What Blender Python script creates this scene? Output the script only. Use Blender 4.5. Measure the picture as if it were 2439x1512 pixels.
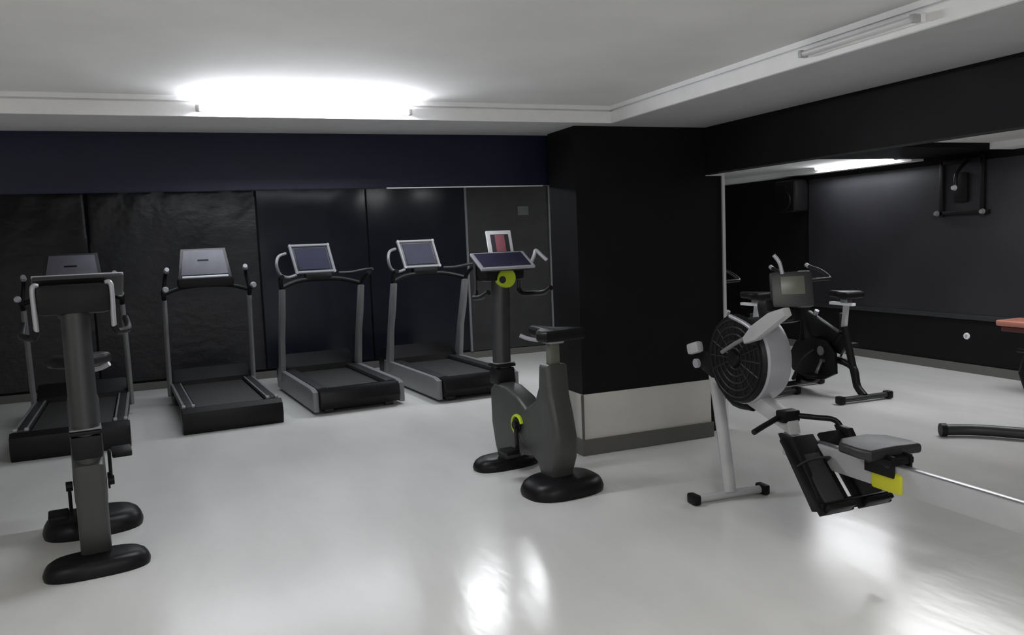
import bpy, bmesh, math, random
from mathutils import Vector, Matrix
random.seed(4)
for o in list(bpy.data.objects): bpy.data.objects.remove(o)
C = bpy.context.scene.collection
PI = math.pi

# ------------------------------------------------------------------ camera, world, light, exposure
cam = bpy.data.cameras.new('camera'); cam.sensor_width = 36; cam.lens = 36*1950/2439
co = bpy.data.objects.new('camera', cam); C.objects.link(co)
yaw, pitch, roll = 0.381, 0.0957, -0.0412
cy, sy, cp, sp = math.cos(yaw), math.sin(yaw), math.cos(pitch), math.sin(pitch)
fw = Vector((sy*cp, cy*cp, -sp)); rt = Vector((cy, -sy, 0)); up = rt.cross(fw)
c_, s_ = math.cos(roll), math.sin(roll)
r2 = c_*rt+s_*up; u2 = -s_*rt+c_*up
M = Matrix((r2, u2, -fw)).transposed().to_4x4(); M.translation = (0, 0, 1.6)
co.matrix_world = M
bpy.context.scene.camera = co
w = bpy.data.worlds.new('world'); bpy.context.scene.world = w; w.use_nodes = True
w.node_tree.nodes['Background'].inputs[0].default_value = (.6, .62, .65, 1)
w.node_tree.nodes['Background'].inputs[1].default_value = 0.05
vs = bpy.context.scene.view_settings
vs.view_transform = 'Standard'; vs.look = 'None'; vs.exposure = 0.6; vs.gamma = 1; vs.use_curve_mapping = False

def area(name, loc, rot, sx, sy, power, col=(1, 1, 1)):
    l = bpy.data.lights.new(name, 'AREA'); l.shape = 'RECTANGLE'; l.size = sx; l.size_y = sy
    l.energy = power; l.color = col
    o = bpy.data.objects.new(name, l); C.objects.link(o); o.location = loc; o.rotation_euler = rot
    return o
# fill lights added behind and beside the camera; lamps above alcove and side room
area('fill_behind', (0.6, -1.2, 2.44), (0, 0, 0), 1.2, .25, 43, (1, .985, .96))
area('fill_behind', (2.0, 0.4, 2.44), (0, 0, 0), 1.2, .25, 24, (1, .985, .96))
area('fill_side', (-2.2, 1.6, 2.44), (0, 0, 0), .25, 1.2, 22, (1, .985, .96))
area('lamps_and_fill_treadmills', (2.86, 8.25, 2.40), (0, 0, 0), .34, .22, 17, (.95, .97, 1))
area('lamps_and_fill_treadmills', (3.56, 8.45, 2.40), (0, 0, 0), .26, .20, 9, (.95, .97, 1))
area('lamps_and_fill_treadmills', (0.9, 8.9, 2.40), (0, 0, 0), 2.6, 1.3, 24, (.9, .94, 1))  # wide unseen panel added to brighten the far floor
area('lamp_side_room', (6.3, 5.1, 2.28), (0, 0, 0), .6, 1.5, 27, (.97, .98, 1))

# ------------------------------------------------------------------ materials
def mat(name, col, rough=.5, metal=0, spec=.5, var=0, vscale=6, bump=0, bscale=40, emit=None, estr=0, stretch=None, coat=0):
    m = bpy.data.materials.new(name); m.use_nodes = True
    nt = m.node_tree; b = nt.nodes['Principled BSDF']
    b.inputs['Base Color'].default_value = (*col, 1); b.inputs['Roughness'].default_value = rough
    b.inputs['Metallic'].default_value = metal; b.inputs['Specular IOR Level'].default_value = spec
    b.inputs['Coat Weight'].default_value = coat
    tc = nt.nodes.new('ShaderNodeTexCoord'); mp = nt.nodes.new('ShaderNodeMapping')
    nt.links.new(tc.outputs['Object'], mp.inputs[0])
    if stretch: mp.inputs['Scale'].default_value = stretch[:3]; mp.inputs['Rotation'].default_value = (0, 0, stretch[3] if len(stretch) > 3 else 0)
    n = nt.nodes.new('ShaderNodeTexNoise'); n.inputs['Scale'].default_value = vscale; n.inputs['Detail'].default_value = 5
    nt.links.new(mp.outputs[0], n.inputs['Vector'])
    v = max(var, .04)
    r = nt.nodes.new('ShaderNodeValToRGB')
    r.color_ramp.elements[0].position = .3; r.color_ramp.elements[1].position = .7
    r.color_ramp.elements[0].color = (*[c*(1-v) for c in col], 1); r.color_ramp.elements[1].color = (*[min(1, c*(1+v)) for c in col], 1)
    nt.links.new(n.outputs['Fac'], r.inputs[0]); nt.links.new(r.outputs[0], b.inputs['Base Color'])
    if bump:
        n2 = nt.nodes.new('ShaderNodeTexNoise'); n2.inputs['Scale'].default_value = bscale; n2.inputs['Detail'].default_value = 4
        nt.links.new(mp.outputs[0], n2.inputs['Vector'])
        bp = nt.nodes.new('ShaderNodeBump'); bp.inputs['Strength'].default_value = bump; bp.inputs['Distance'].default_value = .02
        nt.links.new(n2.outputs['Fac'], bp.inputs['Height']); nt.links.new(bp.outputs[0], b.inputs['Normal'])
    if emit:
        b.inputs['Emission Color'].default_value = (*emit, 1); b.inputs['Emission Strength'].default_value = estr
    return m
MT = dict(
    floor=mat('vinyl_floor', (.66, .66, .645), .19, var=.09, vscale=1.6, bump=.22, bscale=3.0, stretch=(1.0, .35, 1, .35), spec=.45),
    ceil=mat('ceiling_paint', (.65, .65, .645), .85, var=.05, vscale=2, bump=.06, bscale=8),
    white=mat('white_cornice', (.88, .88, .885), .5),
    soffit=mat('shade_grey_cornice_underside', (.42, .42, .43), .7),  # shade under the white beams put into the colour
    black=mat('black_wall_paint', (.0055, .0055, .0063), .55, var=.15, spec=.15),
    black_glow=mat('satin_black_paint_glow_tint', (.0080, .0095, .027), .40, var=.12, vscale=2, spec=.25),  # black paint, its blue tint stands in for the lamp's glow
    film=mat('crumpled_black_film', (.007, .0075, .010), .36, var=.3, vscale=4, bump=.35, bscale=7, stretch=(1, 1, 1.6), spec=.4),
    glass=mat('dark_glass', (.009, .010, .015), .2, var=.1, spec=.25),
    glossblack=mat('black_gloss_panel', (.017, .017, .020), .38, var=.2, vscale=1.5, spec=.5),
    greypanel=mat('charcoal_panel', (.015, .015, .016), .5, var=.25, vscale=5),
    plinth=mat('beige_grey_plinth', (.58, .565, .53), .55, var=.05, vscale=3),
    base=mat('grey_baseboard', (.10, .098, .09), .6),
    alu=mat('aluminium_trim', (.75, .75, .76), .35, metal=.3),
    plast=mat('black_plastic', (.005, .005, .0055), .45, var=.2, spec=.22),
    dark=mat('charcoal_plastic', (.02, .0205, .022), .42, var=.1),
    slate=mat('graphite_paint', (.022, .0225, .0245), .42, var=.06, coat=.15),
    shroud=mat('graphite_shroud', (.040, .042, .039), .45, var=.08),
    grey=mat('grey_metal_paint', (.17, .17, .175), .4, var=.05, metal=.1),
    frame=mat('dull_silver_frame', (.20, .20, .215), .45),
    silver=mat('silver_plastic', (.38, .38, .41), .35, metal=.25),
    lgrey=mat('light_grey_paint', (.42, .42, .43), .4),
    chrome=mat('chrome', (.8, .8, .82), .18, metal=1),
    face=mat('grey_display_face', (.11, .108, .13), .5, var=.12, vscale=10),
    screen=mat('bluish_glass_screen', (.02, .02, .042), .55, var=.1, spec=.2),
    belt=mat('running_belt_rubber', (.019, .019, .019), .6, bump=.3, bscale=300),
    foot=mat('satin_black_foot', (.005, .005, .006), .4, var=.1, spec=.2),
    lime=mat('lime_plastic', (.42, .55, .02), .4),
    yellow=mat('yellow_plastic', (.52, .52, .02), .45),
    lcd=mat('grey_green_lcd', (.115, .125, .095), .3),
    wht=mat('white_plastic', (.80, .80, .82), .4),
    red=mat('orange_red_vinyl', (.34, .13, .09), .45),
    dred=mat('dark_red_paint', (.10, .022, .02), .5),
    steel=mat('brushed_steel', (.42, .42, .43), .3, metal=.9),
    tube=mat('lit_tube', (1, 1, 1), .5, emit=(.93, .95, 1.0), estr=150),
    tube2=mat('lit_tube_side', (1, 1, 1), .5, emit=(.95, .97, 1.0), estr=80),
    tubeoff=mat('unlit_tube', (.62, .62, .63), .35),
    paper=mat('grey_paper', (.10, .10, .10), .7),
    redprint=mat('reddish_screen_print', (.20, .07, .09), .4, emit=(.45, .16, .2), estr=.10),
    dimscreen=mat('dark_tablet_screen', (.05, .05, .06), .25),
)

# ------------------------------------------------------------------ mesh builder
class MB:
    def __init__(s): s.bm = bmesh.new()
    def _place(s, vs, loc, rot):
        m = Matrix.Translation(Vector(loc))
        if rot:
            for ax, a in zip('XYZ', rot):
                pass
            m = m @ Matrix.Rotation(rot[2], 4, 'Z') @ Matrix.Rotation(rot[1], 4, 'Y') @ Matrix.Rotation(rot[0], 4, 'X')
        bmesh.ops.transform(s.bm, matrix=m, verts=vs)
    def box(s, loc, size, rot=None, bev=0, seg=2):
        r = bmesh.ops.create_cube(s.bm, size=1); vs = r['verts']
        bmesh.ops.scale(s.bm, vec=size, verts=vs)
        if bev:
            es = list({e for v in vs for e in v.link_edges})
            r = bmesh.ops.bevel(s.bm, geom=es, offset=bev, segments=seg, affect='EDGES', profile=.6, clamp_overlap=True)
            vs = list({v for f in r['faces'] for v in f.verts} | {v for v in vs if v.is_valid})
            # include whole island
            seen = set(vs); st = list(vs)
            while st:
                v = st.pop()
                for e in v.link_edges:
                    q = e.other_vert(v)
                    if q not in seen: seen.add(q); st.append(q)
            vs = list(seen)
        s._place(vs, loc, rot); return s
    def cyl(s, p0, p1, r0, r1=None, seg=20, bev=0):
        if r1 is None: r1 = r0
        p0 = Vector(p0); p1 = Vector(p1); d = p1-p0; L = d.length
        r = bmesh.ops.create_cone(s.bm, cap_ends=True, segments=seg, radius1=r0, radius2=r1, depth=L)
        m = Matrix.Translation((p0+p1)/2) @ d.to_track_quat('Z', 'Y').to_matrix().to_4x4()
        bmesh.ops.transform(s.bm, matrix=m, verts=r['verts']); return s
    def tube(s, pts, r, seg=12, smooth=6, flat=1.0, taper=None):
        P = [Vector(p) for p in pts]
        if smooth and len(P) > 2:
            Q = []
            for i in range(len(P)-1):
                a = P[max(i-1, 0)]; b = P[i]; c = P[i+1]; d = P[min(i+2, len(P)-1)]
                for k in range(smooth):
                    t = k/smooth
                    Q.append(.5*((2*b)+(c-a)*t+(2*a-5*b+4*c-d)*t*t+(3*b-a-3*c+d)*t**3))
            Q.append(P[-1]); P = Q
        rings = []; up_ = None
        for i, p in enumerate(P):
            t = (P[min(i+1, len(P)-1)]-P[max(i-1, 0)]).normalized()
            if up_ is None:
                up_ = Vector((0, 0, 1)) if abs(t.z) < .9 else Vector((0, 1, 0))
            side = t.cross(up_).normalized(); up_ = side.cross(t).normalized()
            rr = r*(1+(taper-1)*i/(len(P)-1)) if taper else r
            rings.append([s.bm.verts.new(p+side*math.cos(2*PI*k/seg)*rr+up_*math.sin(2*PI*k/seg)*rr*flat) for k in range(seg)])
        for a, b in zip(rings, rings[1:]):
            for k in range(seg): s.bm.faces.new((a[k], a[(k+1) % seg], b[(k+1) % seg], b[k]))
        s.bm.faces.new(rings[0][::-1]); s.bm.faces.new(rings[-1]); return s
    def prism(s, prof, x0, x1, axis='x', bev=0, seg=2):
        """prof: list of 2D points (y,z) for axis x, (x,z) for axis y, (x,y) for axis z"""
        def P(a, b, t): return {'x': (t, a, b), 'y': (a, t, b), 'z': (a, b, t)}[axis]
        A = [s.bm.verts.new(P(a, b, x0)) for a, b in prof]; B = [s.bm.verts.new(P(a, b, x1)) for a, b in prof]
        n = len(prof)
        f0 = s.bm.faces.new(A); f1 = s.bm.faces.new(B[::-1]); fs = [f0, f1]
        for k in range(n): fs.append(s.bm.faces.new((A[k], B[k], B[(k+1) % n], A[(k+1) % n])))
        bmesh.ops.recalc_face_normals(s.bm, faces=fs)
        if bev:
            es = list(f0.edges)+list(f1.edges)
            bmesh.ops.bevel(s.bm, geom=es, offset=bev, segments=seg, affect='EDGES', profile=.55, clamp_overlap=True)
        return s
    def ring(s, c, R, r, axis='x', a0=0, a1=2*PI, n=28, flat=1.0, seg=8):
        pts = []
        for k in range(n+1):
            a = a0+(a1-a0)*k/n; u, v = math.cos(a)*R, math.sin(a)*R
            pts.append(Vector(c)+Vector({'x': (0, u, v), 'y': (u, 0, v), 'z': (u, v, 0)}[axis]))
        return s.tube(pts, r, seg=seg, smooth=0, flat=flat)
    def dome(s, loc, rx, ry, h, seg=36, rings=5, lip=.35):
        """flat bottomed rounded foot of elliptical plan"""
        L = [(1, 0), (1.0, h*lip)]
        for k in range(1, rings+1):
            a = k/rings*PI/2; L.append((math.cos(a)*.35+.65 if k < rings else .62, h*lip+h*(1-lip)*math.sin(a)))
        L = [(1, 0), (1.02, h*.25), (.99, h*.5), (.93, h*.75), (.82, h*.93), (.6, h)]
        R = []
        for q, z in L:
            ring = []
            for k in range(seg):
                a = 2*PI*k/seg; ca, sa = math.cos(a), math.sin(a)
                ex = .75
                ring.append(s.bm.verts.new((loc[0]+math.copysign(abs(ca)**ex, ca)*rx*q, loc[1]+math.copysign(abs(sa)**ex, sa)*ry*q, loc[2]+z)))
            R.append(ring)
        for a, b in zip(R, R[1:]):
            for k in range(seg): s.bm.faces.new((a[k], a[(k+1) % seg], b[(k+1) % seg], b[k]))
        s.bm.faces.new(R[0][::-1]); s.bm.faces.new(R[-1]); return s
    def build(s, name, m, parent=None, origin=None, smooth=True, angle=35):
        bmesh.ops.recalc_face_normals(s.bm, faces=s.bm.faces)
        if origin: bmesh.ops.translate(s.bm, vec=-Vector(origin), verts=s.bm.verts)
        me = bpy.data.meshes.new(name); s.bm.to_mesh(me); s.bm.free()
        me.materials.append(MT[m])
        if smooth:
            me.polygons.foreach_set('use_smooth', [True]*len(me.polygons))
            me.set_sharp_from_angle(angle=math.radians(angle))
        o = bpy.data.objects.new(name, me); C.objects.link(o)
        if parent: o.parent = parent
        if origin: o.location = origin
        return o

def thing(name, label, cat, loc, rz=0, group=None):
    o = bpy.data.objects.new(name, None); C.objects.link(o); o.empty_display_size = .2
    o.location = loc; o.rotation_euler = (0, 0, rz); o['label'] = label; o['category'] = cat
    if group: o['group'] = group
    return o
def copy_tree(o, parent=None):
    c = o.copy(); C.objects.link(c); c.parent = parent
    for ch in list(o.children): copy_tree(ch, c)
    return c
def struct(o, label=None):
    o['kind'] = 'structure'
    if label: o['label'] = label
    return o
def sbox(name, a, b, m, bev=0, label=None):
    c = [(p+q)/2 for p, q in zip(a, b)]; s = [abs(q-p) for p, q in zip(a, b)]
    o = MB().box((0, 0, 0), s, bev=bev).build(name, m); o.location = c
    return struct(o, label)

# ------------------------------------------------------------------ room
CE, SO, HB = 2.485, 2.375, 2.03          # ceiling, beam soffit, header bottom
sbox('floor', (-3.3, -3.1, -.1), (7.72, 10.6, 0), 'floor', label='pale grey vinyl floor, shiny and scuffed')
sbox('ceiling', (-3.3, -3.1, CE), (3.74, 5.8, CE+.1), 'ceil', label='plain grey-white plaster ceiling above the open floor')
sbox('ceiling', (-3.3, 5.9, CE), (3.86, 10.6, CE+.1), 'ceil', label='ceiling above the treadmill alcove')
sbox('ceiling', (3.86, -3.1, 2.33), (7.72, 10.6, 2.45), 'ceil', label='lower ceiling of the side room')
sbox('wall_back', (-3.3, 10.5, 0), (7.72, 10.6, CE), 'black', label='black wall behind the treadmills')
sbox('wall_left', (-3.3, -3.1, 0), (-3.2, 10.5, CE), 'plinth', label='light grey wall left of the frame')
sbox('wall_front', (-3.2, -3.1, 0), (7.62, -3.0, CE), 'white', label='light grey wall behind the photographer')
sbox('wall_right', (7.62, -3.0, 0), (7.72, 10.5, 2.33), 'black', label='black wall of the side room')
# dropped beams with white faces and undersides painted grey for shade
sbox('beam', (-3.2, 5.105, SO), (3.74, 5.8, CE), 'soffit', label='dropped beam over the treadmill alcove, shade painted grey underneath')
sbox('beam', (2.855, -3.0, SO), (3.74, 5.105, CE), 'soffit', label='dropped beam along the side room opening, shade painted grey underneath')
def cornice(nm, along, lab):
    # a white face board with a groove, a small step and a thin top strip
    if along == 'x':
        bxs = [((-3.2, 5.085, SO-.004), (2.855, 5.105, 2.448)), ((-3.2, 5.078, 2.458), (2.855, 5.105, CE)), ((-3.2, 5.097, 2.44), (2.855, 5.105, 2.47))]
    else:
        bxs = [((2.835, -3.0, SO-.004), (2.855, 5.085, 2.448)), ((2.828, -3.0, 2.458), (2.855, 5.078, CE)), ((2.847, -3.0, 2.44), (2.855, 5.085, 2.47))]
    mb = MB()
    for a, b in bxs: mb.box([(p+q)/2 for p, q in zip(a, b)], [q-p for p, q in zip(a, b)])
    return struct(mb.build(nm, 'white', smooth=False), lab)
cornice('trim_1', 'x', 'white grooved face board of the beam above the treadmills')
cornice('trim_2', 'y', 'white grooved face board of the beam running to the right')
# black downstands
sbox('wall_header_back', (-3.2, 5.8, 2.0), (3.74, 5.9, CE), 'black_glow', label='black downstand over the treadmill alcove, blue lamp glow in its colour')
sbox('wall_header_right', (3.74, -3.0, HB), (3.86, 5.9, CE), 'black', label='black downstand over the side room opening')
sbox('trim_3', (1.4, 5.79, 1.992), (2.62, 5.80, 2.0), 'alu', label='thin bright edge under the back downstand')
# column: black upper, beige-grey plinth, grey baseboard
sbox('column', (2.64, 5.27, .45), (3.74, 5.72, SO), 'black', label='wide black column between the alcove and the side room')
sbox('column_plinth', (2.632, 5.262, 0), (3.748, 5.728, .45), 'plinth', bev=.004, label='beige-grey lower band of the black column')
mb = MB()
mb.box((3.19, 5.255, .06), (1.14, .018, .115)).box((2.625, 5.49, .06), (.018, .49, .115))
struct(mb.build('baseboard_column', 'base', smooth=False), 'dark grey baseboard around the column foot')
sbox('trim_4', (2.622, 5.250, .115), (2.638, 5.264, .45), 'base', label='dark corner strip on the column plinth')
# short jamb with the white edge right of the column
sbox('wall_jamb', (3.75, 5.40, 0), (3.975, 5.46, 2.33), 'black', label='black jamb right of the column')
sbox('trim_5', (3.975, 5.385, 0), (4.0, 5.47, HB+.012), 'alu', label='narrow white upright edge right of the column')
sbox('trim_6', (3.745, 5.385, HB-.006), (3.975, 5.40, HB+.012), 'alu', label='short white trim joining the jamb to the column')
# side room black band under its ceiling
sbox('beam', (3.86, 5.68, 2.285), (7.62, 6.72, 2.33), 'black', label='black band across the side room ceiling')
sbox('trim_7', (7.30, -3.0, 2.27), (7.62, 5.68, 2.33), 'white', label='pale cornice box at the right end of the side room')
sbox('trim_8', (7.44, 6.72, 2.262), (7.62, 10.5, 2.33), 'white', label='pale cornice box along the side room wall')
# panels, rails and baseboards of the side room wall
sbox('wall_panel_right', (7.595, 5.3, .615), (7.62, 8.47, 2.2), 'glossblack', label='glossy black panel on the side room wall')
sbox('trim_9', (7.58, 3.0, .565), (7.62, 9.6, .615), 'dark', bev=.004, label='grey ledge rail along the side room wall')
sbox('baseboard_right', (7.595, -3.0, 0), (7.62, 10.5, .09), 'base', label='grey baseboard of the side room wall')
sbox('baseboard_back', (-3.2, 10.48, 0), (7.595, 10.5, .09), 'base', label='grey baseboard of the back wall')
# dark film sheets over the back wall
xs = [-3.15, -.95, .9, 2.25, 3.58]
for i in range(4):
    a, b = xs[i]+.012, xs[i+1]-.012; n = 70 if i < 2 else 26; m_ = 54 if i < 2 else 18; cz = 2.21/m_
    mb = MB(); rnd = random.Random(11+i)
    ph = [rnd.uniform(0, 6) for _ in range(8)]
    def dep(x, z): return .010+.006*math.sin(5*x+ph[0]+2*z)+.005*math.sin(9*z+ph[1]+3*x)+.004*math.sin(17*x+ph[2]-7*z)+rnd.uniform(-.0035, .0035)
    amp = (.8, 1, .3, .1)[i]
    G = [[mb.bm.verts.new((a+(b-a)*k/n, 10.47-(dep(a+(b-a)*k/n, j*cz)*amp*(.10+1.1*max(0, min(1, (j*cz-1.55)/.6))) if 0 < k < n and 0 < j < m_ else 0), .12+(2.33-.12)*j/m_)) for k in range(n+1)] for j in range(m_+1)]
    for j in range(m_):
        for k in range(n): mb.bm.faces.new((G[j][k], G[j][k+1], G[j+1][k+1], G[j+1][k]))
    # sheet edges back to the wall give it depth
    edge = [G[0][k] for k in range(n+1)]+[G[j][n] for j in range(1, m_+1)]+[G[m_][k] for k in range(n-1, -1, -1)]+[G[j][0] for j in range(m_-1, 0, -1)]
    back = [mb.bm.verts.new((v.co.x, 10.5, v.co.z)) for v in edge]
    for k in range(len(edge)): mb.bm.faces.new((edge[k], back[k], back[(k+1) % len(back)], edge[(k+1) % len(edge)]))
    o = mb.build('wall_film_sheet', 'film' if i < 2 else 'glass', angle=80)
    struct(o, ['crumpled black film sheet at the far left of the back wall', 'crumpled black film sheet under the bright lamp', 'smooth dark glass sheet behind the third treadmill', 'smooth dark glass sheet behind the fourth treadmill'][i])
sbox('trim_10', (3.572, 10.45, .1), (3.60, 10.5, 2.34), 'grey', label='upright grey edge between dark glass and charcoal panel')
sbox('wall_panel_back', (3.60, 10.47, .1), (4.84, 10.5, 2.33), 'greypanel', label='charcoal panel beside the column')
sbox('trim_11', (4.80, 10.45, .1), (4.85, 10.5, 2.33), 'grey', label='upright grey edge of the charcoal panel')

# ------------------------------------------------------------------ lamps
def batten(label, loc, rz, L, lit, group):
    t = thing('batten_light', label, 'ceiling light', loc, rz, group)
    # local: x along the tube, -y out from the face board
    MB().box((0, -.016, 0), (L, .03, .032), bev=.005).build('housing', 'white', t)
    for s in (-1, 1):
        MB().box((s*(L/2-.012), -.048, -.004), (.022, .045, .034), bev=.005).build('lamp_holder', 'lgrey', t)
    MB().cyl((-L/2+.02, -.055, -.004), (L/2-.02, -.055, -.004), .013, seg=16).build('tube', lit or 'tubeoff', t)
    return t
batten('glaring lit tube light on the white beam above the treadmills', (.772, 5.085, 2.412), 0, 1.26, 'tube', None)
batten('unlit slim tube light on the white beam running to the right', (2.835, 2.82, 2.412), PI/2*-1, .66, False, None)
batten('bright tube light by the side room ceiling, seen below the black downstand', (7.44, 7.50, 2.311), PI/2*-1, 1.25, 'tube2', None)

# ------------------------------------------------------------------ treadmills
def belt_deck(t):
    MB().box((0, .95, .185), (.60, 1.86, .035), bev=.008).build('running_belt', 'belt', t)
    MB().box((0, .95, .12), (.70, 1.84, .085)).build('deck', 'plast', t)
def treadmill_a(label, loc, rz):
    t = thing('treadmill', label, 'treadmill', loc, rz, 'treadmills in a row under the black downstand')
    belt_deck(t)
    mb = MB(); mb.prism([(-.02, .0), (.13, .0), (.16, .10), (.13, .21), (.03, .225), (-.02, .19), (-.045, .10)], -.435, .435, bev=.012); mb.build('rear_cap', 'foot', t)
    for s in (-1, 1):
        r = MB().box((s*.365, .92, .20), (.105, 1.60, .055), bev=.012).build('side_rail', 'dark', t)
        MB().box((s*.405, .90, .222), (.022, 1.5, .02), bev=.004).build('rail_strip', 'grey', r)
        MB().box((s*.325, .90, .222), (.016, 1.5, .018), bev=.004).build('rail_strip', 'grey', r)
        for q in (.405, .325): MB().box((s*q, .135, .226), (.03, .05, .024), bev=.006).build('rail_end', 'silver', r)
    MB().prism([(1.52, .0), (2.08, .0), (2.10, .2), (2.0, .33), (1.72, .36), (1.56, .25)], -.40, .40, bev=.03).build('motor_hood', 'plast', t)
    for s in (-1, 1):
        MB().tube([(s*.425, 1.60, .10), (s*.425, 1.54, .6), (s*.42, 1.44, 1.12)], .026, smooth=4, flat=1.5).build('upright', 'grey', t)
        a = MB().tube([(s*.42, 1.44, 1.10), (s*.425, 1.40, 1.17), (s*.43, 1.28, 1.22), (s*.42, 1.08, 1.24)], .022, smooth=5).build('handrail', 'plast', t)
        MB().cyl((s*.42, 1.11, 1.238), (s*.42, 1.05, 1.240), .032, .022, seg=16).build('rail_cap', 'silver', a)
        b = MB().tube([(s*.43, 1.42, 1.16), (s*.40, 1.42, 1.34), (s*.385, 1.33, 1.42)], .018, smooth=5).build('grip', 'plast', t)
        MB().tube([(s*.385, 1.345, 1.415), (s*.38, 1.30, 1.435)], .028, smooth=0, taper=.8).build('rail_cap', 'silver', b)
    MB().tube([(-.42, 1.45, 1.18), (-.2, 1.5, 1.24), (.2, 1.5, 1.24), (.42, 1.45, 1.18)], .022, smooth=5).build('crossbar', 'plast', t)
    MB().box((0, 1.5, 1.28), (.56, .10, .10), bev=.03).build('console_bracket', 'plast', t)
    # tilted console, trapezoid with a plain light face
    c = MB(); c.prism([(-.27, 0), (.27, 0), (.235, .34), (-.215, .34)], 0, .05, axis='y', bev=.012)
    o = c.build('console', 'slate', t); o.location = (0, 1.50, 1.325); o.rotation_euler = (math.radians(-24), 0, 0)
    f = MB().prism([(-.235, .035), (.235, .035), (.205, .315), (-.19, .315)], -.010, .006, axis='y', bev=.004).build('display_face', 'face', o)
    MB().prism([(-.06, .19), (.05, .19), (.05, .205), (-.06, .205)], -.0135, -.006, axis='y').build('display_mark', 'plast', o)
    MB().box((0, -.015, .004), (.46, .03, .026), bev=.008).build('console_lip', 'silver', o)
    return t
def treadmill_b(label, loc, rz):
    t = thing('treadmill', label, 'treadmill', loc, rz, 'treadmills in a row under the black downstand')
    belt_deck(t)
    mb = MB(); mb.prism([(.0, .05), (.14, .05), (.16, .14), (.14, .235), (.02, .245), (-.02, .20), (-.035, .12)], -.40, .40, bev=.02); mb.build('rear_cap', 'foot', t)
    for s in (-1, 1):
        MB().cyl((s*.30-.04, .08, .035), (s*.30+.04, .08, .035), .034, seg=16).build('rear_foot', 'dark', t)
        r = MB().prism([(.02, .03), (.02, .22), (.14, .245), (1.70, .245), (1.75, .03)], s*.43-.028, s*.43+.028, bev=.012).build('side_rail', 'grey', t)
        MB().box((s*.345, .92, .225), (.10, 1.58, .04), bev=.010).build('foot_strip', 'slate', t)
    MB().prism([(1.48, .0), (2.10, .0), (2.12, .2), (2.0, .36), (1.72, .40), (1.54, .27)], -.40, .40, bev=.04).build('motor_hood', 'plast', t)
    for s in (-1, 1):
        MB().prism([(1.50, .12), (1.66, .12), (1.50, .62), (1.30, 1.16), (1.21, 1.16), (1.30, .85), (1.40, .62)], s*.435-.03, s*.435+.03, bev=.016).build('upright', 'grey', t)
        h = MB().tube([(s*.435, 1.27, 1.14), (s*.45, 1.22, 1.22), (s*.47, 1.12, 1.28), (s*.47, 1.02, 1.30)], .024, smooth=5).build('handrail', 'plast', t)
        # ring shaped arm beside the console
        MB().tube([(s*.24, 1.42, 1.30), (s*.34, 1.38, 1.28), (s*.43, 1.33, 1.32), (s*.465, 1.31, 1.42), (s*.43, 1.36, 1.51), (s*.34, 1.42, 1.54)] if s < 0 else
                  [(s*.24, 1.42, 1.30), (s*.36, 1.36, 1.30), (s*.5, 1.27, 1.325), (s*.56, 1.18, 1.33)], .017, smooth=6).build('side_arm', 'grey' if s < 0 else 'dark', t)
    MB().tube([(-.435, 1.28, 1.18), (-.2, 1.38, 1.24), (.2, 1.38, 1.24), (.435, 1.28, 1.18)], .026, smooth=5).build('crossbar', 'plast', t)
    MB().box((0, 1.42, 1.27), (.30, .12, .08), bev=.03).build('console_bracket', 'plast', t)
    c = MB(); c.prism([(-.19, 0), (.24, 0), (.205, .33), (-.235, .33)], 0, .05, axis='y', bev=.016)
    o = c.build('console', 'dark', t); o.location = (-.045, 1.42, 1.315); o.rotation_euler = (math.radians(-20), 0, 0)
    fr = MB(); pts = [(-.185, .008), (.235, .008), (.20, .322), (-.225, .322)]
    for (a, b), (c2, d) in zip(pts, pts[1:]+pts[:1]): fr.cyl((a, -.003, b), (c2, -.003, d), .017, seg=10)
    for a, b in pts: fr.cyl((a, -.02, b), (a, .02, b), .017, seg=12)
    fr.build('screen_frame', 'frame', o)
    MB().prism([(-.15, .04), (.195, .04), (.17, .29), (-.18, .29)], -.008, .002, axis='y').build('screen', 'screen', o)
    return t
treadmill_a('leftmost treadmill, behind the tall exercise bike, with a plain grey console', (-.925, 7.42, 0), .038)
treadmill_a('second treadmill from the left, plain grey console and chrome handle tips', (.345, 7.70, 0), .075)
treadmill_b('third treadmill from the left, silver-framed screen with a ring-shaped arm at its left', (1.53, 7.86, 0), .085)
treadmill_b('rightmost treadmill, silver-framed screen, behind the exercise bike with the lime cap', (2.735, 7.78, 0), .085)

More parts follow.
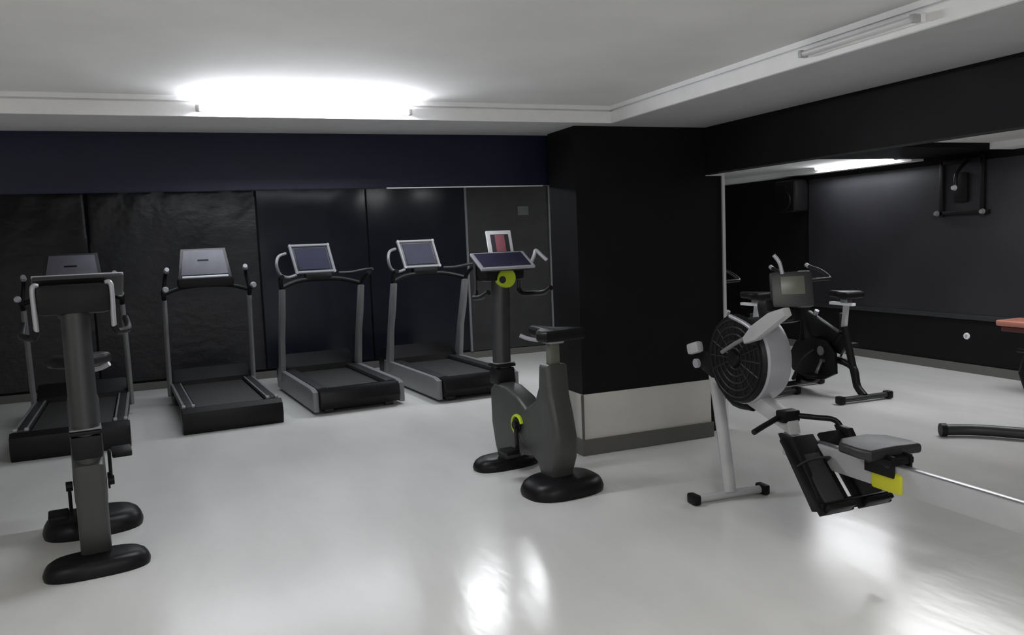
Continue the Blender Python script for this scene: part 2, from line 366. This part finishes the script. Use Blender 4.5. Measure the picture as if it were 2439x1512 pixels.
# ------------------------------------------------------------------ upright exercise bikes
def exercise_bike(label, loc, rz, bars='silver', rings=True, crank_turn=0):
    t = thing('exercise_bike', label, 'exercise bike', loc, rz, 'upright exercise bikes on oval feet')
    MB().dome((0, .36, 0), .245, .125, .085).build('front_foot', 'foot', t)
    MB().dome((0, -.37, 0), .262, .19, .105).build('rear_foot', 'foot', t)
    # front nose of the shroud and body lobe
    body = MB(); body.prism([(.34, .05), (.39, .16), (.43, .32), (.43, .56), (.36, .61), (.20, .60), (.04, .55), (-.08, .48), (-.14, .38), (-.14, .22), (-.06, .17), (.10, .16), (.22, .14), (.27, .05)], -.072, .072, bev=.03, seg=3)
    body.build('body_shroud', 'shroud', t)
    rear = MB(); rear.prism([(-.26, .05), (-.20, .16), (-.10, .20), (.02, .26), (.04, .42), (-.08, .50), (-.19, .56), (-.245, .66), (-.26, .81), (-.365, .81), (-.38, .62), (-.42, .50), (-.455, .36), (-.445, .22), (-.40, .12), (-.40, .05)], -.082, .082, bev=.034, seg=3)
    rear.build('rear_shroud', 'shroud', t)
    MB().tube([(0, .365, .54), (0, .36, .9), (0, .33, 1.40)], .066, seg=20, smooth=5, flat=.85).build('console_column', 'slate', t)
    cl = MB(); cl.box((0, .365, .725), (.150, .134, .020), bev=.006); cl.box((0, .365, .65), (.142, .130, .12), bev=.02); cl.build('column_collar', 'plast', t)
    MB().box((0, .365, .742), (.144, .128, .008), bev=.003).build('collar_band', 'grey', t)
    MB().box((0, -.315, .87), (.072, .06, .21), bev=.014).build('seat_post', 'lcd', t)
    sd = MB(); pr_ = [(-.14, -.48), (.14, -.48), (.17, -.41), (.13, -.33), (.06, -.26), (.035, -.10), (.02, -.06), (-.02, -.06), (-.035, -.10), (-.06, -.26), (-.13, -.33), (-.17, -.41)]
    sd.prism(pr_, .965, 1.035, axis='z', bev=.026, seg=3); sd.build('saddle', 'plast', t)
    MB().box((0, -.30, .955), (.10, .16, .03), bev=.01).build('saddle_clamp', 'silver', t)
    MB().tube([(-.02, -.26, .95), (-.10, -.20, .965), (-.15, -.17, .99)], .013, smooth=3).build('saddle_lever', 'silver', t)
    # console tray
    MB().box((0, .335, 1.39), (.33, .13, .15), bev=.035).build('console_housing', 'plast', t)
    c = MB().box((0, 0, 0), (.41, .20, .026), bev=.012).build('console', 'dark', t); c.location = (-.03, .24, 1.448); c.rotation_euler = (math.radians(32), 0, 0)
    MB().box((0, .002, .012), (.37, .16, .012), bev=.003).build('console_screen', 'screen', c)
    rm = MB()
    for q in (-1, 1):
        rm.box((0, q*.091, .010), (.41, .020 if q < 0 else .010, .018), bev=.004); rm.box((q*.195, 0, .010), (.022, .19, .018), bev=.004)
    rm.build('console_rim', 'silver', c)
    k = MB(); k.cyl((.012, .255, 1.335), (.012, .315, 1.335), .066, .072, seg=28); k.build('knob', 'lime' if rings else 'dark', t)
    MB().cyl((-.028, .245, 1.325), (-.028, .27, 1.325), .024, seg=20).build('knob_cap', 'dark', t)
    for s in (-1, 1):
        if rings and s > 0: MB().tube([(.185, .22, 1.43), (.20, .20, 1.48), (.215, .20, 1.515), (.24, .17, 1.48), (.265, .14, 1.445)], .013, smooth=5).build('aero_bar', 'silver', t)
        MB().tube([(s*.150, .36, 1.465), (s*.168, .37, 1.465), (s*.173, .375, 1.42), (s*.170, .385, 1.24)], .0125, smooth=5).build('handlebar', bars, t)
        MB().tube([(s*.170, .385, 1.25), (s*.185, .36, 1.215), (s*.235, .28, 1.215), (s*.245, .16, 1.225), (s*.24, .06, 1.26)], .017, smooth=5).build('hand_grip', 'plast', t)
    # crank ring, cranks, pedals
    if rings: MB().ring((-.088, .02, .37), .062, .015, 'x', math.radians(-75), math.radians(165), n=18, flat=.7).build('crank_ring', 'lime', t)
    MB().cyl((-.086, .02, .37), (-.096, .02, .37), .045, seg=24).build('crank_boss', 'plast', t)
    if rings: MB().ring((.088, .02, .37), .062, .015, 'x', math.radians(-75), math.radians(165), n=18, flat=.7).build('crank_ring', 'lime', t)
    for s, a in ((-1, math.radians(-95)), (1, math.radians(85))):
        cr = MB().box((s*.103, math.cos(a)*.08, math.sin(a)*.08), (.018, .034, .20), rot=(a-PI/2, 0, 0), bev=.006)
        cr.cyl((s*.085, 0, 0), (s*.118, 0, 0), .026)
        cr = cr.build('crank', 'plast', t); cr.location = (0, .02, .37); cr.rotation_euler = (crank_turn, 0, 0)
        e = (s*.165, math.cos(a)*.165, math.sin(a)*.165)
        MB().box(e, (.10, .115, .032), bev=.01).build('pedal', 'plast', cr)
    return t
exercise_bike('exercise bike with a lime cap and crank ring, in front of the black column', (2.085, 4.955, 0), .128, bars='dark')
exercise_bike('exercise bike seen head-on at the left, its front foot nearest the camera', (-.545, 4.94, 0), PI+.11, rings=False, crank_turn=math.radians(172))
# tablet standing on the right bike's console
tb = thing('tablet', 'white-framed tablet with a reddish screen standing on the console of the lime-capped bike', 'tablet', (2.085, 5.345, 1.467), .128)
fr = MB()
fr.box((0, 0, .10), (.198, .016, .20), bev=.007); o = fr.build('tablet_frame', 'wht', tb)
MB().box((0, -.009, .10), (.142, .004, .142), bev=.001).build('tablet_screen', 'dimscreen', o)
MB().box((0, -.0115, .106), (.075, .003, .118), bev=.001).build('screen_picture', 'redprint', o)
tb.rotation_euler = (math.radians(-14), 0, .128)
MB().box((0, .016, .03), (.10, .03, .06), bev=.006).build('tablet_stand', 'plast', tb)

# ------------------------------------------------------------------ rowing machine (local y runs away from the camera)
def rower():
    X0 = 2.95
    t = thing('rowing_machine', 'grey rowing machine with a black flywheel cage and yellow rail stop', 'rowing machine', (X0, 3.0, 0), 0)
    L = lambda x, y, z: (x-X0, y-3.0, z)
    # front foot and leg
    f = MB(); f.tube([L(2.71, 3.975, .03), L(3.16, 3.945, .03)], .024, smooth=0, flat=1.0); f.build('front_foot', 'lgrey', t)
    for x, y in ((2.70, 3.976), (3.17, 3.944)):
        MB().box(L(x, y, .032), (.045, .09, .06), bev=.012).build('foot_cap', 'plast', t)
    MB().prism([(-.0275, 0), (.0275, 0), (.0275, 1), (-.0275, 1)], -.018, .018, axis='y').build('_', 'lgrey', t)
    o = [c for c in t.children if c.name.startswith('_')][0]; bpy.data.objects.remove(o)
    MB().tube([L(2.94, 3.955, .045), L(2.95, 4.03, .40), L(2.95, 4.10, .735)], .040, smooth=3, flat=.8).build('front_leg', 'lgrey', t)
    # main beam and rail
    MB().prism([(1.10, .70), (1.10, .78), (.95, .765), (.42, .60), (.40, .51), (.92, .665)], -.04, .04, bev=.008).build('main_beam', 'lgrey', t)
    MB().tube([L(2.95, 4.02, .68), L(2.95, 3.90, .60), L(2.95, 3.74, .60)], .03, smooth=3).build('beam_gusset', 'plast', t)
    MB().box(L(2.95, 2.38, .445), (.062, 2.18, .115), bev=.008).build('monorail', 'lgrey', t)
    MB().box(L(2.95, 2.38, .505), (.034, 2.18, .010), bev=.002).build('rail_top_strip', 'steel', t)
    MB().tube([L(2.95, 1.42, .42), L(2.95, 1.38, .04)], .03, smooth=0).build('rear_leg', 'lgrey', t)
    MB().tube([L(2.72, 1.38, .03), L(3.18, 1.38, .03)], .026, smooth=0).build('rear_foot', 'plast', t)
    # flywheel: cage discs, silver rim
    fc = L(2.95, 3.78, .875)
    R = .245
    mb = MB(); mb.cyl((fc[0]-.085, fc[1], fc[2]), (fc[0]+.085, fc[1], fc[2]), R-.02, seg=48); mb.cyl((fc[0]-.092, fc[1], fc[2]), (fc[0]-.070, fc[1], fc[2]), R-.004, R+.008, seg=48); mb.build('flywheel_housing', 'plast', t)
    rim = MB()
    a0, a1 = math.radians(-150), math.radians(55); n = 40
    ro = []
    for k in range(n+1):
        a = a0+(a1-a0)*k/n; y, z = -math.cos(a), math.sin(a)
        ro.append([rim.bm.verts.new((fc[0]+x, fc[1]+y*r, fc[2]+z*r)) for x, r in ((-.072, R), (-.055, R+.014), (.06, R+.014), (.098, R), (.098, R-.03), (-.072, R-.03))])
    for p, q in zip(ro, ro[1:]):
        for k in range(6): rim.bm.faces.new((p[k], p[(k+1) % 6], q[(k+1) % 6], q[k]))
    rim.bm.faces.new(ro[0]); rim.bm.faces.new(ro[-1][::-1])
    rim.build('flywheel_rim', 'silver', t)
    for s in (-1, 1):
        g = MB()
        for r_ in (.06, .10, .14, .18, .22): g.ring((fc[0]+s*.092, fc[1], fc[2]), r_, .006, 'x', n=36, seg=6)
        for k in range(16):
            a = 2*PI*k/16; g.tube([(fc[0]+s*.092, fc[1]+math.cos(a)*.05, fc[2]+math.sin(a)*.05), (fc[0]+s*.092, fc[1]+math.cos(a)*.225, fc[2]+math.sin(a)*.225)], .005, seg=6, smooth=0)
        g.build('cage', 'plast', t)
        MB().cyl((fc[0]+s*.085, fc[1], fc[2]), (fc[0]+s*.112, fc[1], fc[2]), .05, .042, seg=24).build('hub', 'plast', t)
    # front chain cover and pale caps at the front of the machine
    MB().box(L(2.95, 4.10, .80), (.10, .16, .14), rot=(math.radians(20), 0, 0), bev=.03).build('chain_guide', 'plast', t)
    MB().box(L(2.88, 4.20, .89), (.05, .12, .07), rot=(math.radians(-15), 0, 0), bev=.02).build('guide_cap', 'lgrey', t)
    MB().cyl(L(2.88, 4.17, .80), L(2.86, 4.17, .80), .028, seg=20).build('bolt_cap', 'silver', t)
    # monitor arm and monitor
    MB().tube([(-.15, .819, .914), (-.15, .69, .98), (-.15, .56, 1.035)], .012, smooth=3).build('arm_brace', 'grey', t)
    MB().prism([(.60, .985), (.61, 1.02), (.54, 1.09), (.40, 1.17), (.29, 1.20), (.27, 1.16), (.36, 1.105), (.50, 1.015)], -.175, -.12, bev=.014).build('monitor_arm', 'lgrey', t)
    MB().tube([(-.15, .74, 1.125), (-.15, .62, 1.095), (-.15, .545, 1.065)], .012, smooth=3).build('arm_brace', 'silver', t)
    MB().box((-.09, .40, 1.15), (.16, .05, .06), bev=.012).build('arm_bracket', 'plast', t)
    MB().tube([(-.10, .60, .99), (0, .66, 1.0), (0, .72, 1.06)], .02, smooth=3).build('arm_bracket', 'plast', t)
    MB().box(L(2.91, 3.47, 1.16), (.22, .08, .13), rot=(math.radians(-12), 0, 0), bev=.02).build('monitor_mount', 'plast', t)
    mo = MB().box((0, 0, 0), (.22, .045, .19), bev=.018).build('monitor', 'dark', t)
    mo.location = L(2.95, 3.42, 1.275); mo.rotation_euler = (math.radians(-12), 0, math.radians(-22))
    MB().box((0, -.0235, .02), (.125, .006, .095), bev=.002).build('monitor_screen', 'lcd', mo)
    MB().tube([L(2.90, 3.43, 1.36), L(2.89, 3.44, 1.42), L(2.87, 3.46, 1.46)], .010, smooth=3).build('clip', 'silver', t)
    # handle resting in its catch
    MB().box(L(2.945, 3.45, .60), (.11, .07, .065), bev=.012).build('handle_catch', 'plast', t)
    MB().tube([L(2.70, 3.425, .545), L(2.82, 3.45, .575), L(2.94, 3.46, .60), L(3.06, 3.37, .592), L(3.14, 3.315, .578), L(3.155, 3.27, .52), L(3.15, 3.22, .485)], .015, smooth=4).build('handle', 'plast', t)
    # footrests: two angled plates with straps
    for s in (-1, 1):
        x0 = s*.12
        p = MB(); ang = math.atan2(.532-.245, 3.244-2.985)
        p.box((0, 0, 0), (.205, .42, .022), bev=.006)
        p.box((0, -.195, .03), (.16, .03, .06), bev=.008)
        p = p.build('footrest', 'plast', t); p.location = L(X0+x0+.0, 3.115, .385); p.rotation_euler = (ang, 0, 0)
        MB().tube([(-.09, .05, .01), (-.06, .05, .06), (.06, .05, .06), (.09, .05, .01)], .014, smooth=4, flat=.3).build('foot_strap', 'dark', p)
        MB().box((0, -.03, .018), (.12, .26, .018), bev=.005).build('heel_slide', 'dark', p)
    MB().box(L(2.95, 2.995, .26), (.42, .035, .05), bev=.008).build('footrest_bar', 'plast', t)
    MB().prism([(-.02, .24), (.06, .22), (.24, .46), (.30, .56), (.20, .56)], -.20, -.165, bev=.006).build('footrest_bracket', 'plast', t)
    MB().prism([(-.02, .24), (.06, .22), (.24, .46), (.30, .56), (.20, .56)], .165, .20, bev=.006).build('footrest_bracket', 'plast', t)
    # rail stop and seat
    MB().box(L(2.945, 2.76, .428), (.084, .17, .095), bev=.018).build('rail_stop', 'yellow', t)
    st = MB(); prs = [(-.15, -.13), (-.02, -.115), (.02, -.115), (.15, -.13), (.165, -.06), (.15, .07), (.08, .13), (-.08, .13), (-.15, .07), (-.165, -.06)]
    st.prism(prs, -.018, .030, axis='z', bev=.016, seg=3); st = st.build('seat', 'dark', t); st.location = L(2.955, 2.87, .555)
    MB().box(L(2.955, 2.81, .525), (.15, .20, .035), bev=.01).build('seat_carriage', 'plast', t)
    for s in (-1, 1):
        MB().box(L(2.955+s*.052, 2.79, .505), (.014, .17, .10), bev=.004).build('roller_plate', 'plast', t)
        for q in (-.055, .055): MB().cyl(L(2.955+s*.045, 2.79+q, .52), L(2.955+s*.066, 2.79+q, .52), .022, seg=16).build('roller', 'dark', t)
    return t
rower()

# ------------------------------------------------------------------ spin bikes in the side room
def spin_bike(label, loc, rz):
    t = thing('spin_bike', label, 'spin bike', loc, rz, 'black spin bikes in the side room')
    # local y forward; rear stabiliser at y=-.45, front at +.45
    for y, n in ((-.45, 'rear_stabiliser'), (.45, 'front_stabiliser')):
        s = MB().tube([(-.27, y, .04), (.27, y, .04)], .032, smooth=0, flat=.8).build(n, 'dark', t)
        for q in (-1, 1): MB().box((q*.27, y, .04), (.06, .08, .07), bev=.015).build('end_cap', 'plast', s)
    MB().tube([(0, -.45, .05), (0, -.36, .13), (0, -.30, .30), (0, -.05, .34), (0, .20, .30), (0, .45, .06)], .035, smooth=5).build('lower_frame', 'plast', t)
    MB().tube([(0, -.36, .12), (0, -.24, .52), (0, -.20, .66)], .034, smooth=3).build('seat_tube', 'plast', t)
    MB().tube([(0, -.18, .60), (0, -.02, .42), (0, .14, .42), (0, .34, .72)], .038, smooth=4).build('frame_spine', 'plast', t)
    MB().tube([(0, .46, .08), (0, .38, .45), (0, .33, .86)], .036, smooth=3).build('head_tube', 'plast', t)
    MB().tube([(-.065, .45, .08), (-.07, .30, .30), (-.07, .12, .42)], .018, smooth=3).build('wheel_fork', 'dark', t)
    MB().tube([(.065, .45, .08), (.07, .30, .30), (.07, .12, .42)], .018, smooth=3).build('wheel_fork', 'dark', t)
    w_ = MB(); w_.cyl((-.014, .30, .30), (.014, .30, .30), .22, seg=40); w_.ring((0, .30, .30), .215, .022, 'x', n=40); w_.build('flywheel', 'plast', t)
    MB().cyl((-.03, .30, .30), (.03, .30, .30), .045, seg=20).build('flywheel_hub', 'steel', t)
    g = MB(); g.prism([(-.17, .22), (-.16, .42), (-.04, .52), (.16, .54), (.40, .46), (.50, .32), (.44, .18), (.24, .12), (.0, .14)], -.085, -.045, bev=.014); g.build('chain_guard', 'plast', t)
    MB().cyl((-.084, .02, .42), (-.092, .02, .42), .045, seg=24).build('guard_badge', 'grey', t)
    MB().prism([(-.26, .52), (-.16, .60), (.28, .78), (.36, .70), (.32, .50), (.06, .44), (-.16, .40)], -.03, .03, bev=.015).build('frame_fairing', 'plast', t)
    bt = MB().cyl((.055, -.12, .62), (.055, -.12, .78), .034, seg=20).build('bottle_holder', 'dark', t)
    MB().box((0, -.21, .765), (.035, .05, .22), rot=(math.radians(8), 0, 0), bev=.006).build('seat_post', 'lgrey', t)
    MB().box((0, -.17, .875), (.045, .30, .028), bev=.006).build('seat_slider', 'wht', t)
    s = MB(); s.prism([(-.10, -.34), (.10, -.34), (.125, -.28), (.10, -.20), (.045, -.14), (.025, -.02), (-.025, -.02), (-.045, -.14), (-.10, -.20), (-.125, -.28)], .93, .995, axis='z', bev=.022, seg=3); s.build('saddle', 'plast', t)
    MB().box((0, -.22, .905), (.06, .09, .045), bev=.01).build('saddle_clamp', 'steel', t)
    MB().box((0, .33, .95), (.035, .05, .24), rot=(math.radians(-6), 0, 0), bev=.006).build('handlebar_post', 'steel', t)
    MB().tube([(0, .33, 1.06), (0, .30, 1.08), (0, .22, 1.09)], .025, smooth=3).build('stem', 'plast', t)
    h = MB(); h.tube([(-.22, .56, 1.20), (-.235, .40, 1.16), (-.23, .26, 1.09), (-.12, .22, 1.085), (.12, .22, 1.085), (.23, .26, 1.09), (.235, .40, 1.16), (.22, .56, 1.20)], .017, smooth=5); h = h.build('handlebar', 'plast', t)
    for q in (-1, 1): MB().tube([(q*.22, .55, 1.198), (q*.218, .59, 1.215)], .021, smooth=0).build('bar_end', 'silver', h)
    MB().box((0, .36, 1.12), (.14, .05, .10), rot=(math.radians(-25), 0, 0), bev=.012).build('console', 'dark', t)
    MB().cyl((0, .20, .74), (0, .17, .79), .022, seg=16).build('resistance_knob', 'silver', t)
    for s_, a in ((-1, math.radians(-60)), (1, math.radians(120))):
        cr = MB(); cr.box((s_*.11, math.cos(a)*.08, math.sin(a)*.08), (.016, .028, .19), rot=(a-PI/2, 0, 0), bev=.004); cr.cyl((s_*.03, 0, 0), (s_*.12, 0, 0), .018)
        cr = cr.build('crank', 'steel', t); cr.location = (0, -.02, .33)
        MB().box((s_*.17, math.cos(a)*.165, math.sin(a)*.165), (.09, .09, .028), bev=.006).build('pedal', 'plast', cr)
    return t
s1 = spin_bike('black spin bike behind the rowing machine, its pale saddle slider showing at the right', (5.675, 6.06, 0), -.04)
s2 = copy_tree(s1); s2.location = (5.08, 6.62, 0); s2.rotation_euler = (0, 0, .10)
s2['label'] = 'black spin bike farther back, just right of the white upright edge'

# ------------------------------------------------------------------ trainer cut off by the right edge
t = thing('elliptical_trainer', 'black trainer cut off at the right edge, one curved foot tube on the floor', 'elliptical trainer', (5.9, 3.9, 0), 0)
MB().tube([(-.70, .47, .05), (-.58, .40, .05), (-.46, .28, .05), (-.30, .06, .05), (-.1, -.1, .05), (.2, -.2, .05)], .042, smooth=5).build('foot_tube', 'dark', t)
MB().tube([(-.735, .49, .05), (-.70, .47, .05)], .05, smooth=0).build('foot_cap', 'plast', t)
MB().prism([(.0, .12), (.30, .12), (.42, .42), (.30, .80), (.12, .84), (-.02, .50)], -.04, .20, bev=.05, seg=3).build('drive_shroud', 'plast', t)
MB().tube([(.24, .2, .80), (.22, .16, 1.2), (.2, .08, 1.5)], .035, smooth=3).build('mast', 'dark', t)
MB().box((.2, .06, 1.52), (.26, .06, .18), rot=(math.radians(-20), 0, 0), bev=.02).build('console', 'dark', t)
for s in (-1, 1): MB().tube([(.24+s*.18, -.1, .30), (.24+s*.20, .05, .9), (.24+s*.2, .0, 1.45)], .02, smooth=3).build('arm', 'dark', t)
for s in (-1, 1): MB().box((.24+s*.18, -.30, .25), (.13, .36, .05), bev=.015).build('footplate', 'plast', t)
MB().tube([(.24, .3, .15), (.24, .0, .06), (.24, -.6, .05), (.24, -.9, .05)], .03, smooth=3).build('rear_rail', 'dark', t)
MB().tube([(-.02, -.9, .04), (.5, -.9, .04)], .035, smooth=0).build('rear_foot', 'plast', t)

# bench at the far wall
t = thing('bench', 'orange-red padded bench by the side room wall, cut off by the right edge', 'bench', (7.02, 4.70, 0), 0)
MB().box((0, 0, .655), (.32, 1.12, .055), bev=.022, seg=3).build('pad', 'red', t)
MB().box((0, 0, .60), (.24, 1.06, .045), bev=.006).build('pad_board', 'dred', t)
for y in (-.45, .12):
    MB().tube([(-.16, y, .03), (-.08, y, .58)], .022, smooth=0).build('leg', 'plast', t)
    MB().tube([(.16, y, .03), (.08, y, .58)], .022, smooth=0).build('leg', 'plast', t)
    MB().tube([(-.2, y, .025), (.2, y, .025)], .024, smooth=0).build('foot_bar', 'plast', t)
MB().tube([(0, -.45, .40), (0, .45, .40)], .02, smooth=0).build('stretcher', 'plast', t)

# ------------------------------------------------------------------ things on the walls
t = thing('wall_frame', 'black wall-mounted exercise frame with three bright knobs on the side room wall', 'wall frame', (7.595, 6.20, 1.66), 0)
for y in (-.24, .24): MB().box((-.02, y, .29), (.04, .045, .60), bev=.006).build('upright', 'plast', t)
MB().box((-.02, .0, .55), (.04, .50, .045), bev=.006).build('top_bar', 'plast', t)
MB().box((-.02, .0, .02), (.04, .62, .04), bev=.006).build('lower_bar', 'plast', t)
MB().tube([(-.04, -.08, .55), (-.22, -.1, .42), (-.26, -.12, .27)], .018, smooth=3).build('arm', 'plast', t)
MB().box((-.03, .0, .28), (.05, .16, .3), bev=.02).build('back_pad', 'plast', t)
for p in ((-.275, -.12, .27), (-.06, .27, .02), (-.06, -.27, .02)):
    MB().cyl(p, (p[0]-.03, p[1], p[2]), .030, .02, seg=20).build('knob', 'silver' if p[2] > .1 else 'grey', t)
t = thing('wall_speaker', 'dark boxy loudspeaker high on the side room wall, left of the glossy panel', 'speaker', (7.62, 8.66, 1.80), 0)
MB().box((-.14, 0, .20), (.24, .40, .42), bev=.05, seg=3).build('cabinet', 'plast', t)
MB().cyl((-.255, 0, .15), (-.27, 0, .15), .13, .12, seg=28).build('woofer', 'plast', t)
MB().cyl((-.255, 0, .32), (-.268, 0, .32), .05, .045, seg=20).build('tweeter', 'plast', t)
MB().box((-.01, 0, .2), (.02, .12, .12), bev=.004).build('wall_bracket', 'plast', t)
t = thing('wall_socket', 'small round white socket low on the side room wall', 'wall socket', (7.62, 6.16, .385), 0)
MB().cyl((0, 0, 0), (-.012, 0, 0), .036, .033, seg=24).build('plate', 'wht', t)
MB().cyl((-.012, 0, 0), (-.016, 0, 0), .016, seg=20).build('socket_face', 'lgrey', t)
t = thing('notice', 'small grey notice on the charcoal panel beside the column', 'notice', (4.42, 10.47, 1.98), 0)
MB().box((0, -.004, 0), (.16, .008, .12), bev=.001).build('sheet', 'paper', t)
